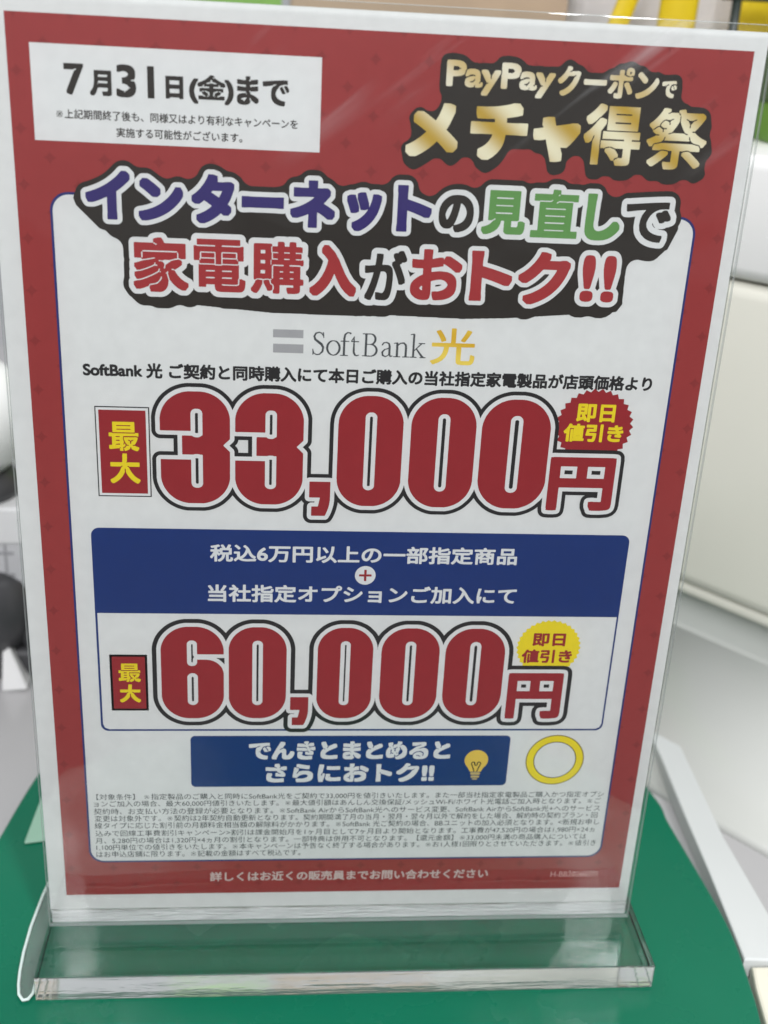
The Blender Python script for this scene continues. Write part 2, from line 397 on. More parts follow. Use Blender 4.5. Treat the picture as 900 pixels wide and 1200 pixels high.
class Grid:
    def __init__(s, x0, z0, x1, z1, res):
        s.x0, s.z0, s.res = x0, z0, res; s.w = int((x1 - x0) / res) + 2; s.h = int((z1 - z0) / res) + 2
        s.m = np.zeros((s.h, s.w), bool)
        s.X = x0 + (np.arange(s.w) + .5) * res; s.Z = z0 + (np.arange(s.h) + .5) * res
    def draw(s, loops):
        W = np.zeros((s.h, s.w + 1), np.int32)
        for l in loops:
            q = np.roll(l, -1, 0)
            for (xa, za), (xb, zb) in zip(l, q):
                if za == zb: continue
                d = 1 if zb > za else -1
                lo, hi = (za, zb) if d > 0 else (zb, za)
                i0 = max(0, int(math.ceil((lo - s.z0) / s.res - .5))); i1 = min(s.h - 1, int(math.ceil((hi - s.z0) / s.res - .5)) - 1)
                if i1 < i0: continue
                rows = np.arange(i0, i1 + 1); zz = s.z0 + (rows + .5) * s.res
                xx = xa + (zz - za) * (xb - xa) / (zb - za)
                c = np.clip(np.ceil((xx - s.x0) / s.res - .5).astype(int), 0, s.w)
                np.add.at(W, (rows, c), d)
        s.m |= np.cumsum(W, 1)[:, :s.w] != 0
        return s
    def dist(s, rmax, p=2):
        k = int(rmax / s.res) + 2; big = 1e30
        g = np.where(s.m, 0.0, big)
        pad = np.pad(g, ((0, 0), (k, k)), constant_values=big); r = np.full_like(g, big)
        for d in range(-k, k + 1): np.minimum(r, pad[:, k + d:k + d + s.w] + abs(d) ** p, out=r)
        pad = np.pad(r, ((k, k), (0, 0)), constant_values=big); r2 = np.full_like(g, big)
        for d in range(-k, k + 1): np.minimum(r2, pad[k + d:k + d + s.h, :] + abs(d) ** p, out=r2)
        return r2 ** (1.0 / p) * s.res
    def closed(s, grow, r):
        """thickened by grow, with notches and holes narrower than 2r filled in"""
        q = Grid(s.x0, s.z0, s.x0 + s.w * s.res - 1.5 * s.res, s.z0 + s.h * s.res - 1.5 * s.res, s.res)
        q.m = ~(s.dist(grow + r + .3) <= grow + r); out = Grid(s.x0, s.z0, s.x0 + s.w * s.res - 1.5 * s.res, s.z0 + s.h * s.res - 1.5 * s.res, s.res)
        out.m = q.dist(r + .3) > r
        return out
    def contour(s, grow=0.0):
        if grow > s.res * 1.5:
            F = grow - s.dist(grow + 2 * s.res)
        else:
            a = np.pad(s.m.astype(float), 1); F = sum(a[1 + i:1 + i + s.h, 1 + j:1 + j + s.w] for i in (-1, 0, 1) for j in (-1, 0, 1)) / 9.0 - 0.5 + grow / s.res / 3
        F = np.pad(F, 1, constant_values=-1.0)
        F[F == 0] = 1e-6
        ins = F > 0; h, w = F.shape
        code = ins[:-1, :-1] * 1 + ins[:-1, 1:] * 2 + ins[1:, 1:] * 4 + ins[1:, :-1] * 8
        ys, xs = np.nonzero((code != 0) & (code != 15))
        E = {1: ((3, 0),), 2: ((0, 1),), 3: ((3, 1),), 4: ((1, 2),), 5: ((3, 2), (1, 0)), 6: ((0, 2),), 7: ((3, 2),), 8: ((2, 3),), 9: ((2, 0),), 10: ((0, 3), (2, 1)), 11: ((2, 1),), 12: ((1, 3),), 13: ((1, 0),), 14: ((0, 3),)}
        nxt = {}
        for y, x in zip(ys.tolist(), xs.tolist()):
            e = ((y, x, 0), (y, x + 1, 1), (y + 1, x, 0), (y, x, 1))
            for a, b in E[int(code[y, x])]: nxt[e[a]] = e[b]
        Fl = F
        def P(k):
            y, x, v = k
            a = Fl[y, x]; b = Fl[y + 1, x] if v else Fl[y, x + 1]
            t = a / (a - b)
            px, py = (x, y + t) if v else (x + t, y)
            return (s.x0 + (px - .5) * s.res, s.z0 + (py - .5) * s.res)
        out = []
        while nxt:
            k0, k = nxt.popitem(); lp = [k0]
            while k != k0 and k in nxt:
                lp.append(k); k = nxt.pop(k)
            if len(lp) >= 6:
                q = simplify(np.array([P(k) for k in lp]), s.res * 0.22)
                if len(q) >= 3: out.append(q)
        return out
def simplify(p, tol):
    n = len(p); far = int(np.argmax(((p - p[0]) ** 2).sum(1)))
    keep = np.zeros(n + 1, bool); keep[[0, far, n]] = True
    q = np.vstack([p, p[:1]]); st = [(0, far), (far, n)]
    while st:
        a, b = st.pop()
        if b - a < 2: continue
        d = q[b] - q[a]; L = math.hypot(*d); v = q[a + 1:b] - q[a]
        e = np.abs(v[:, 0] * d[1] - v[:, 1] * d[0]) / L if L > 1e-12 else np.hypot(v[:, 0], v[:, 1])
        i = int(np.argmax(e))
        if e[i] > tol:
            i += a + 1; keep[i] = True; st += [(a, i), (i, b)]
    return q[:-1][keep[:n]]

# words and figures with the box each one fills on the paper: left, bottom, right, top in millimetres
RUNS = {
 'date': [
   ('7', -85.65, 267.34, -80.46, 275.17) ,
   ('月', -79.06, 267.35, -73.29, 273.82) ,
   ('31', -72.14, 267.23, -62.11, 275.52) ,
   ('日', -59.23, 267.49, -54.51, 273.26) ,
   ('(金)', -53.05, 266.54, -41.19, 273.94) ,
   ('まで', -40.4, 266.85, -26.4, 274.16) ,
 ],
 'note': [
   ('※上記期間終了後も、同様又はより有利なキャンペーンを', -88.15, 261.23, -23.94, 263.74) ,
   ('実施する可能性がございます。', -72.54, 257.08, -38.89, 259.61) ,
 ],
 'coupon': [
   ('PayPay', 15.76, 272.22, 45.68, 280.85) ,
   ('クーポン', 46.34, 273.16, 74.59, 281.21) ,
   ('で', 75.45, 273.95, 79.68, 278.44) ,
 ],
 'fest': [
   ('メ', 5.67, 255.59, 20.07, 269.82) ,
   ('チ', 23.36, 255.47, 39.35, 270.66) ,
   ('ャ', 40.93, 255.7, 54.19, 267.64) ,
   ('得', 55.18, 255.46, 71.45, 271.67) ,
   ('祭', 73.2, 255.09, 90.38, 271.39) ,
 ],
 'head_navy': [
   ('イ', -81.58, 235.23, -69.38, 248.46) ,
   ('ン', -67.33, 235.33, -55.01, 246.8) ,
   ('タ', -52.9, 235.18, -40.97, 248.52) ,
   ('ー', -39.09, 239.91, -27.29, 243.14) ,
   ('ネ', -25.63, 235.07, -13.03, 248.06) ,
   ('ッ', -9.87, 234.67, -0.02, 245.43) ,
   ('ト', 4.24, 234.98, 14.15, 247.85) ,
 ],
 'head_black': [
   ('の', 16.15, 235.43, 26.14, 245.78) ,
   ('で', 69.93, 234.63, 83.24, 246.1) ,
   ('が', -4.07, 215.24, 7.99, 229.65) ,
 ],
 'head_green': [
   ('見', 28.52, 235.23, 41.02, 247.49) ,
   ('直', 42.72, 234.83, 56.32, 248.31) ,
   ('し', 58.35, 234.63, 68.57, 247.7) ,
 ],
 'head_red': [
   ('家', -69.32, 215.55, -53.89, 230.88) ,
   ('電', -52.45, 216.11, -37.85, 231.02) ,
   ('購', -36.41, 216.18, -21.42, 230.91) ,
   ('入', -19.72, 215.98, -6.31, 230.54) ,
   ('お', 9.19, 215.73, 24.07, 230.43) ,
   ('ト', 26.54, 216.02, 38.8, 230.53) ,
   ('ク', 40.56, 215.53, 55.69, 230.84) ,
   ('!!', 59.19, 216.83, 69.36, 230.45) ,
 ],
 'logo': [
   ('SoftBank', -18.44, 198.51, 15.0, 205.67) ,
 ],
 'hikari': [
   ('光', 16.39, 196.64, 29.76, 207.71) ,
 ],
 'bars': [
   ('bar', -29.9, 203.42, -21.11, 205.82) ,
   ('bar', -29.84, 198.89, -21.01, 201.52) ,
 ],
 'lead': [
   ('SoftBank 光 ご契約と同時購入にて本日ご購入の当社指定家電製品が店頭価格より', -84.75, 190.03, 84.85, 194.74) ,
 ],
 'max1': [
   ('最', -78.18, 167.38, -69.29, 176.52) ,
   ('大', -78.23, 156.95, -69.24, 166.57) ,
 ],
 'price1': [
   ('3', -63.1, 150.9, -42.31, 186.03) ,
   ('3', -40.85, 151.03, -20.29, 186.08) ,
   (',', -18.22, 147.3, -11.71, 158.68) ,
   ('0', -9.92, 150.74, 9.8, 186.35) ,
   ('0', 12.15, 150.72, 32.09, 186.79) ,
   ('0', 33.8, 150.84, 55.17, 187.24) ,
 ],
 'yen1': [
   ('円', 56.19, 150.5, 77.12, 168.4) ,
 ],
 'burst1': [
   ('即日', 62.57, 179.84, 74.7, 185.75) ,
   ('値引き', 59.18, 173.44, 77.96, 179.35) ,
 ],
 'blue1': [
   ('税込6万円以上の一部指定商品', -48.67, 131.06, 48.88, 137.16) ,
 ],
 'blue2': [
   ('当社指定オプションご加入にて', -49.46, 116.92, 49.95, 123.2) ,
 ],
 'max2': [
   ('最', -78.43, 87.4, -71.32, 94.28) ,
   ('大', -78.34, 79.61, -71.48, 86.46) ,
 ],
 'price2': [
   ('6', -64.75, 73.61, -44.49, 107.91) ,
   ('0', -42.93, 73.62, -24.12, 108.08) ,
   (',', -22.67, 70.82, -16.61, 81.84) ,
   ('0', -14.03, 73.52, 4.23, 107.84) ,
   ('0', 6.95, 73.52, 26.2, 108.01) ,
   ('0', 28.2, 73.52, 48.11, 108.18) ,
 ],
 'yen2': [
   ('円', 50.17, 73.35, 69.04, 91.33) ,
 ],
 'burst2': [
   ('即日', 56.95, 101.48, 68.1, 106.47) ,
   ('値引き', 53.82, 95.13, 70.92, 100.34) ,
 ],
 'banner': [
   ('でんきとまとめると', -36.24, 56.89, 32.71, 64.33) ,
   ('さらにおトク!!', -30.57, 47.57, 27.71, 55.32) ,
 ],
 'footer': [
   ('詳しくはお近くの販売員までお問い合わせください', -49.73, 5.25, 50.38, 9.47) ,
 ],
 'code': [
   ('H-BB20260701', 73.49, 5.3, 91.24, 7.84) ,
 ],
 'fine': [
   ('【対象条件】 ※指定製品のご購入と同時にSoftBank光をご契約で33,000円を値引きいたします。また一部当社指定家電製品ご購入かつ指定オプシ', -87.75, 40.6, 88.94, 43.19) ,
   ('ョンご加入の場合、最大60,000円値引きいたします。※最大値引額はあんしん交換保証/メッシュWi-Fi/ホワイト光電話ご加入時となります。※ご', -88.74, 37.76, 88.21, 40.36) ,
   ('契約時、お支払い方法の登録が必要となります。※SoftBank AirからSoftBank光へのサービス変更、SoftBank AirからSoftBank光+へのサービス', -88.88, 34.61, 88.3, 37.22) ,
   ('変更は対象外です。※契約は2年契約自動更新となります。契約期間満了月の当月・翌月・翌々月以外で解約をした場合、解約時の契約プラン・回', -88.73, 31.62, 87.73, 34.24) ,
   ('線タイプに応じた割引前の月額料金相当額の解除料がかかります。※SoftBank 光ご契約の場合、BBユニットの加入必須となります。<新規お申し', -88.87, 28.64, 88.73, 31.28) ,
   ('込みで回線工事費割引キャンペーン>割引は課金開始月を1ヶ月目として7ヶ月目より開始となります。工事費が47,520円の場合は1,980円×24ヵ', -88.74, 25.32, 87.42, 27.98) ,
   ('月、5,280円の場合は1,320円×4ヵ月の割引となります。一部特典は併用不可となります。【還元金額】※33,000円未満の商品購入については', -88.88, 22.22, 84.81, 24.89) ,
   ('1,100円単位での値引きをいたします。※本キャンペーンは予告なく終了する場合があります。※お1人様1回限りとさせていただきます。※値引き', -88.72, 19.32, 88.63, 22.01) ,
   ('はお申込店舗に限ります。※記載の金額はすべて税込です。', -88.85, 16.41, -17.89, 19.09) ,
 ],
}

HEAVY = {'fest': {'メ': 0.98, 'チ': 1.0, 'ャ': 1.0, '得': 0.52, '祭': 0.43}, 'head_navy': {}, 'head_black': {'の': .56, 'で': .44, 'が': .46},
         'head_green': {'見': .62, '直': .56, 'し': .74}, 'head_red': {'家': .62, '電': .52, '購': .48, '入': .74, 'お': .66, 'ト': .80, 'ク': .76, '!!': .6}}
def heavy(key, t, w):
    return HEAVY.get(key, {}).get(t, 0.76 if key == 'head_navy' else w)
def run_loops(key, inset, only=None):
    out = []
    for t, *b in (RUNS[key] if only is None else [RUNS[key][only]]):
        out += fit(glyph_loops(t), b, heavy(key, t, inset))
    return out
def bounds(loops, pad):
    a = np.concatenate(loops); lo, hi = a.min(0) - pad, a.max(0) + pad
    return lo[0], lo[1], hi[0], hi[1]
def lettering(name, key, weight, level, material, parent, res=0.06, only=None):
    lp = run_loops(key, weight, only); g = Grid(*bounds(lp, max(weight, 1.2) + 4 * res), res).draw(lp)
    if only is not None and RUNS[key][only][0] not in '家電購得祭見直':
        weight = heavy(key, RUNS[key][only][0], weight); g.m = g.dist(weight + .3, 9) <= weight
        return fill(name, g.contour(0), level, material, parent)
    if only is not None: weight = heavy(key, RUNS[key][only][0], weight)
    if weight > 0.3:                                   # heavy strokes: keep a hair of paper between neighbours
        d = g.dist(weight + 6 * res, 9); gz, gx = np.gradient(d, res)
        gap = (np.hypot(gx, gz) < 0.55) & (d > 0.10) & (d < weight + 2 * res)
        k = max(1, int(round(0.13 / res))); r = gap.copy()
        for i in range(-k, k + 1):
            for j in range(-k, k + 1):
                if i * i + j * j <= k * k + 1: r |= np.roll(np.roll(gap, i, 0), j, 1)
        g.m = (d <= weight) & ~(r & (d > 0.06))
        return fill(name, g.contour(0), level, material, parent)
    return fill(name, g.contour(weight), level, material, parent)

# ---- grounds
ground = fill('red_ground', [rect(-100, 0, 100, 287)], 1, RED_GROUND, poster)
lettering('footer_lettering', 'footer', 0.14, 2, mat('print_footer', (0.62, 0.52, 0.49)), ground, 0.05)
lettering('code_lettering', 'code', 0.08, 2, PINK_INK, ground, 0.04)
date = fill('date_panel', [rect(-94.1, 255.45, -17.85, 279.75)], 2, WHITE_INK, poster)
lettering('date_lettering', 'date', 0.33, 3, DARK_INK, date)
lettering('note_lettering', 'note', 0.045, 3, DARK_INK, date, 0.045)
panel = fill('main_panel', [rrect(-91.3, 14.2, 91.2, 242.2, 5.2)], 2, LINE_BLUE, poster)
fill('panel_ground', [rrect(-90.6, 14.9, 90.5, 241.5, 4.6)], 3, PAPER, panel)

# ---- coupon heading, gold on a dark raised shadow
c_lp = run_loops('coupon', 0.36); f_lp = run_loops('fest', 0.88)
g = Grid(-6, 240, 104, 292, 0.10)
for k in range(7): g.draw([l + np.array([0.10 * k - 0.2, -0.42 * k]) for l in f_lp])
g.draw(c_lp).draw([l + np.array([0, -0.6]) for l in c_lp]).draw([l + np.array([0, -1.2]) for l in c_lp])
coupon = fill('coupon_heading', g.closed(2.0, 2.4).contour(0), 4, DARK_INK, poster)
lettering('coupon_lettering', 'coupon', 0.36, 5, GOLD_PALE, coupon)
for i in range(5): lettering('festival_letter', 'fest', 0.88, 5, GOLD, coupon, only=i)

# ---- headline: coloured letters, white edge, dark raised shadow
keys = ('head_navy', 'head_black', 'head_green', 'head_red'); wt = 0.68
all_lp = [l for k in keys for l in run_loops(k, wt)]
g = Grid(-104, 190, 106, 266, 0.11)
HEAD_SHADOW = [(-84.5, 242.1), (-84.9, 240.7), (-84.2, 238.8), (-78.1, 232.7), (-71.5, 230.7), (-71.9, 220.9), (-70.6, 215.7), (-67.6, 213.3), (-30.6, 210.6), (-5.8, 210.4), (3.2, 211.0), (25.5, 210.6), (38.1, 211.2), (70.8, 214.1), (72.3, 216.4), (71.9, 229.2), (83.5, 232.7), (85.9, 238.7), (83.8, 247.0)]       # the raised shadow's lower outline
for k in range(4):
    s = 1 - 0.009 * k; c = np.array([2.0, 150.0]); g.draw([(l - c) * s + c for l in all_lp])
g = g.closed(wt + 2.9, 3.0); g.draw([np.array(HEAD_SHADOW)])
head = fill('headline_backing', g.contour(0), 5, DARK_INK, poster)
g = Grid(-96, 198, 98, 258, 0.08).draw(all_lp); g.m = g.dist(wt + .3, 9) <= wt
fill('headline_edge', g.contour(1.4), 6, WHITE_INK, head)
for key, M in zip(keys, (NAVY_INK, DARK_INK, GREEN_INK, HEAD_RED)):
    for i in range(len(RUNS[key])): lettering('headline_letter', key, wt, 7, M, head, only=i)

# ---- service logo: two grey bars, serif word, brush-gold character
logo = fill('logo_bars', [rect(*b[1:]) for b in RUNS['bars']], 4, GREY_INK, poster)
def capsule_mask(g, strokes):
    XX, ZZ = np.meshgrid(g.X, g.Z)
    for st in strokes:
        for (xa, za, ra), (xb, zb, rb) in zip(st, st[1:]):
            r = max(ra, rb); i = (g.X > min(xa, xb) - r - .1) & (g.X < max(xa, xb) + r + .1); j = (g.Z > min(za, zb) - r - .1) & (g.Z < max(za, zb) + r + .1)
            if not i.any() or not j.any(): continue
            sx_, sz_ = XX[np.ix_(j, i)], ZZ[np.ix_(j, i)]
            dx, dz = xb - xa, zb - za; L2 = dx * dx + dz * dz or 1e-9
            t = np.clip(((sx_ - xa) * dx + (sz_ - za) * dz) / L2, 0, 1)
            g.m[np.ix_(j, i)] |= np.hypot(sx_ - xa - t * dx, sz_ - za - t * dz) <= ra + (rb - ra) * t
def arc(cx, cz, rx, rz, a0, a1, w0, w1=None, n=16):
    """stroke along an ellipse; its width swells where it runs upright, as a roman pen does"""
    out = []
    for k in range(n + 1):
        a = math.radians(a0 + (a1 - a0) * k / n); v = abs(math.cos(a))
        out.append((cx + rx * math.cos(a), cz + rz * math.sin(a), w0 + ((w1 or w0) - w0) * v))
    return out
def serif_word():
    th, hv = 0.16, 0.36; X = 4.55; C = 7.0                          # hairline, stem, x-height, cap height in millimetres
    S = []
    def stem(x, z0, z1, foot=True, head=0):
        S.append([(x, z0, hv), (x, z1, hv)])
        if foot: S.append([(x - 0.95, z0 - hv + th, th), (x + 0.95, z0 - hv + th, th)])
        if head: S.append([(x - 0.95, z1 + 0.05, th), (x, z1 + 0.25, th)])
    # S
    S.append([(3.35, 5.35, th), (3.25, 6.9, th)]); S.append([(0.25, 0.15, th), (0.2, 1.75, th)])
    S.append([(3.2, 5.9, th), (2.75, 6.65, .2), (1.95, 6.95, .2), (1.0, 6.6, .26), (0.55, 5.7, .32), (0.85, 4.75, .36), (1.75, 4.05, .42), (2.75, 3.3, .42), (3.25, 2.35, .36), (3.05, 1.1, .3), (2.2, 0.25, .22), (1.3, 0.12, .2), (0.5, 0.6, .18), (0.25, 1.4, th)])
    # o
    S.append(arc(6.3, 2.3, 1.85, 2.2, 0, 360, th, hv, 30))
    # f
    S.append([(9.5, 0.3, hv), (9.5, 5.4, hv), (9.7, 6.5, .3), (10.4, 7.1, .2), (11.2, 7.0, .22), (11.35, 6.8, .26)]); S.append([(8.5, 0.1, th), (10.6, 0.1, th)]); S.append([(8.5, X - .1, th), (10.9, X - .1, th)])
    # t
    S.append([(12.4, 5.9, th), (12.4, 1.2, hv), (12.75, 0.35, .28), (13.3, 0.1, .2), (13.9, 0.35, th)]); S.append([(11.6, X - .1, th), (13.8, X - .1, th)]); S.append([(11.6, X - .1, th), (12.4, 5.8, th)])
    # B
    stem(16.0, 0.35, 6.75); S.append([(15.0, 6.9, th), (17.4, 6.9, th)])
    S.append(arc(17.3, 5.3, 1.45, 1.6, 90, -90, th, hv, 14)); S.append([(16.0, 3.7, th), (17.5, 3.7, th)])
    S.append(arc(17.4, 1.9, 1.85, 1.8, 90, -90, th, hv, 14)); S.append([(16.0, 0.1, th), (17.5, 0.1, th)])
    # a
    S.append([(20.9, 3.7, .24), (21.3, 4.3, .2), (22.1, 4.5, .2), (22.9, 4.1, .28), (23.1, 3.2, hv), (23.1, 0.9, hv), (23.4, 0.2, .22), (24.0, 0.35, th)])
    S.append([(23.1, 2.75, th), (21.7, 2.3, .2), (20.95, 1.5, .3), (21.1, 0.5, .28), (21.9, 0.1, .2), (22.6, 0.4, th), (23.1, 1.0, th)])
    # n
    stem(25.4, 0.35, 4.2, True, 1); S.append([(25.4, 3.5, th), (26.3, 4.3, .2), (27.3, 4.45, .24), (27.95, 3.8, .32), (28.05, 2.9, hv), (28.05, 0.35, hv)]); S.append([(27.1, 0.15, th), (29.0, 0.15, th)])
    # k
    stem(30.3, 0.35, 7.0, True, 1); S.append([(30.3, 1.9, th), (32.6, 4.3, .2)]); S.append([(31.9, X - .1, th), (33.6, X - .1, th)]); S.append([(31.2, 2.7, .24), (33.0, 0.35, hv), (33.6, 0.12, th)]); S.append([(32.4, 0.12, th), (34.0, 0.12, th)])
    return S
b = RUNS['logo'][0][1:]; kx = (b[2] - b[0]) / 34.0; kz = (b[3] - b[1]) / 7.3
g = Grid(b[0] - 1, b[1] - 1, b[2] + 1, b[3] + 1, 0.05)
capsule_mask(g, [[(b[0] + x * kx, b[1] + z * kz, r * 0.9) for x, z, r in st] for st in serif_word()])
fill('logo_lettering', g.contour(0), 4, FINE_INK, logo)
lettering('light_lettering', 'hikari', 0.24, 4, GOLD_RICH, logo)
lettering('lead_lettering', 'lead', 0.21, 4, BLACK_INK, poster, 0.05)

# ---- price figures
def fig(ch, w, h, x0, z1, g):
    """heavy condensed figure in its box (left x0, top z1), drawn on grid g"""
    U = (g.X[None, :] - x0) / w; V = (z1 - g.Z[:, None]) / h; asp = h / w
    def rr(u0, v0, u1, v1, r):
        cx, cv = (u0 + u1) / 2, (v0 + v1) / 2
        dx = np.abs(U - cx) - ((u1 - u0) / 2 - r); dv = np.abs(V - cv) * asp - ((v1 - v0) / 2 * asp - r)
        return np.hypot(np.maximum(dx, 0), np.maximum(dv, 0)) + np.minimum(np.maximum(dx, dv), 0) <= r
    if ch == '0':
        m = rr(0, 0, 1, 1, .46) & ~rr(.41, .145, .59, .85, .085)
    elif ch == '3':
        m = rr(0, 0, 1, 1, .44)
        m &= ~rr(.44, .15, .605, .40, .07) & ~rr(.44, .55, .605, .855, .07)
        m &= ~rr(-.2, .345, .31, .60, .02) & ~rr(-.2, .345, .605, .385, .01) & ~rr(-.2, .555, .605, .60, .01)
        m &= ~((U - 0.90) > np.abs(V - 0.468) * asp * 1.0)
    elif ch == '6':
        m = rr(0, 0, 1, 1, .45)
        m &= ~rr(.415, .147, .575, .42, .07) & ~rr(.415, .50, .585, .85, .08) & ~rr(.43, .295, 1.3, .352, .01)
        c = (U > .72) & (V > .352) & (V < .352 + .28 / asp)
        m &= ~(c & (np.hypot(U - .72, (V - .352) * asp - .28) > .28))
    else:
        v = V; m = (U >= 0) & (U <= 1) & (v >= 0) & (v <= .46)
        m |= (v > .46) & (v < 1) & (np.hypot((U - .05), (v - .42) * 1.0 * asp * 0.62) <= 0.95) & ((U > .52 - (v - .46) * .35) | (v > .72)) & (U > 0.12 - .0)
    g.m |= m
def price(name, key, ykey, white, dark, level):
    R_ = RUNS[key]; zt = np.mean([r[4] for r in R_ if r[0] != ',']); zb = np.mean([r[2] for r in R_ if r[0] != ','])
    yb = RUNS[ykey][0][1:]; ylp = fit(glyph_loops('円'), yb, 0.85)
    x0 = R_[0][1] - 5; x1 = yb[2] + 5
    def new(res=0.085): return Grid(x0, min(r[2] for r in R_) - 5, x1, zt + 5, res)
    red = new()
    for ch, a, c, e, f in R_:
        top, bot = (zt, zb) if ch != ',' else (f, c)
        fig(ch, e - a, top - bot, a, top, red)
    yen = new().draw(ylp); yen.m = yen.dist(1.2, 9) <= 0.85
    both = new(); both.m = red.m | yen.m
    back = fill(name, both.contour(dark), level, BLACK_INK, poster)
    fill('price_edge', both.contour(white), level + 1, WHITE_INK, back)
    fill('price_figures', red.contour(0), level + 2, LETTER_RED, back)
    fill('yen_lettering', yen.contour(0), level + 2, LETTER_RED, back)
def badge(x0, z0, x1, z1, key):
    fr = fill('badge', [rect(x0, z0, x1, z1)], 4, BLACK_INK, poster)
    fill('badge_border', [rect(x0 + .35, z0 + .35, x1 - .35, z1 - .35)], 5, WHITE_INK, fr)
    fill('badge_ground', [rect(x0 + 1.1, z0 + 1.1, x1 - 1.1, z1 - 1.1)], 6, LETTER_RED, fr)
    lettering('badge_lettering', key, 0.32, 7, YELLOW_INK, fr)
badge(-82.0, 152.6, -66.05, 181.25, 'max1')
s1 = fill('burst_badge', [burst(68.6, 178.6, 12.2, 12.0, 30, 0.085)], 6, LETTER_RED, poster)
lettering('burst_lettering', 'burst1', 0.28, 7, YELLOW_INK, s1)
price('price_backing', 'price1', 'yen1', 1.35, 2.55, 8)

# ---- blue condition panel and second price
bp = fill('condition_panel', [rrect(-84.9, 68.5, 84.9, 142.15, 2.6)], 4, BLUE_INK, poster)
fill('condition_ground', [rect(-84.2, 75, 84.3, 112.6), rrect(-84.2, 69.2, 84.3, 80, 2.0)], 5, PAPER, bp) if False else \
    fill('condition_ground', [[(-84.2, 112.6), (-84.2, 71.2), (-83.6, 69.8), (-82.2, 69.2), (82.3, 69.2), (83.7, 69.8), (84.3, 71.2), (84.3, 112.6)]], 5, PAPER, bp)
lettering('condition_lettering', 'blue1', 0.21, 5, WHITE_INK, bp, 0.05)
lettering('option_lettering', 'blue2', 0.21, 5, WHITE_INK, bp, 0.05)
pl = fill('plus_disc', [circle(0.37, 126.9, 3.3)], 5, WHITE_INK, bp)
fill('plus_mark', [[(0.37 + a, 126.9 + c) for a, c in ((-2, -.38), (-.38, -.38), (-.38, -2), (.38, -2), (.38, -.38), (2, -.38), (2, .38), (.38, .38), (.38, 2), (-.38, 2), (-.38, .38), (-2, .38))]], 6, LETTER_RED, bp)
badge(-81.5, 76.1, -68.75, 97.9, 'max2')
s2 = fill('burst_badge', [burst(62.6, 101.0, 10.9, 10.4, 34, 0.06)], 6, YELLOW_INK, poster)
lettering('burst_lettering', 'burst2', 0.24, 7, LETTER_RED, s2)
price('price_backing', 'price2', 'yen2', 1.4, 2.85, 8)

# ---- blue banner with bulb, yellow ring, small print
bn = fill('banner', [rrect(-55.7, 45.9, 53.2, 66.5, 1.6)], 4, BLUE_INK, poster)
lettering('banner_lettering', 'banner', 0.46, 5, WHITE_INK, bn)
bx, bz = 42.0, 55.6
glass = [(bx + 4.1 * math.cos(math.radians(a)), bz + 0.9 + 4.1 * math.sin(math.radians(a))) for a in range(-48, 229, 8)] + [(bx - 1.9, bz - 3.9), (bx + 1.9, bz - 3.9)]
bulb = fill('light_bulb', [glass], 5, BULB_INK, bn)
fill('bulb_cap', [rrect(bx - 1.7, bz - 5.2, bx + 1.7, bz - 4.1, .4), rrect(bx - 1.5, bz - 6.4, bx + 1.5, bz - 5.5, .4), rrect(bx - 0.9, bz - 7.2, bx + 0.9, bz - 6.7, .2)], 6, mat('print_cap', (0.55, 0.42, 0.16)), bn)
g = Grid(bx - 3, bz - 5, bx + 3, bz + 3, 0.05)
capsule_mask(g, [[(bx - 1.6, bz - .6, .2), (bx - .5, bz - 3.6, .2)], [(bx + 1.6, bz - .6, .2), (bx + .5, bz - 3.6, .2)], arc(bx - 1.0, bz - .6, .6, .7, 180, 0, .2), arc(bx + 1.0, bz - .6, .6, .7, 180, 0, .2), arc(bx, bz - .6, .5, .7, 180, 360, .2)])
fill('bulb_wire', g.contour(0), 6, DARK_INK, bn)
rg = fill('ring_emblem', [circle(69.6, 56.4, 10.3), circle(69.6, 56.4, 9.9)], 4, mat('print_ring_line', (0.25, 0.19, 0.02)), poster)
fill('yellow_ring', [circle(69.6, 56.4, 9.9), circle(69.6, 56.4, 7.55)], 5, YELLOW_INK, rg)
fill('ring_line', [circle(69.6, 56.4, 7.55), circle(69.6, 56.4, 7.25)], 5, DARK_INK, rg)
lettering('small_print', 'fine', 0.012, 4, FINE_INK, poster, 0.05)

# ------------------------------------------------------------------ things around the holder
card = mat('leaflet_green', (0.26, 0.44, 0.33), rough=0.4, noise=0.03)
bm = bmesh.new()
pr = [(-127.6, 56.2), (-127.3, 55.2), (-119.8, 56.8), (-60, 92), (-64, 112), (-126.5, 87)]
bm = prism_bm([(x * MM, y * MM) for x, y in pr], 0.0003, 0.0012, 0.0002, 1)
tag(from_bm('leaflet', bm, card), 'pale green leaflet corner poking out behind the lower left of the sign', 'leaflet')

pts = [(164, 12), (148.2, 11), (149.6, -9), (151.5, -38), (153.2, -74), (156.0, -120), (160, -330), (178, -330), (168, -114), (165.6, -60), (167, -10)]
bm = prism_bm([(x * MM, -y * MM) for x, y in pts[::-1]], SHELF_Z, (-25 + LIFT) * MM, 0.0007, 2)
tag(from_bm('edge_rail', bm, RAIL_WHITE), 'white rail strip running along the right edge of the green top', 'rail')

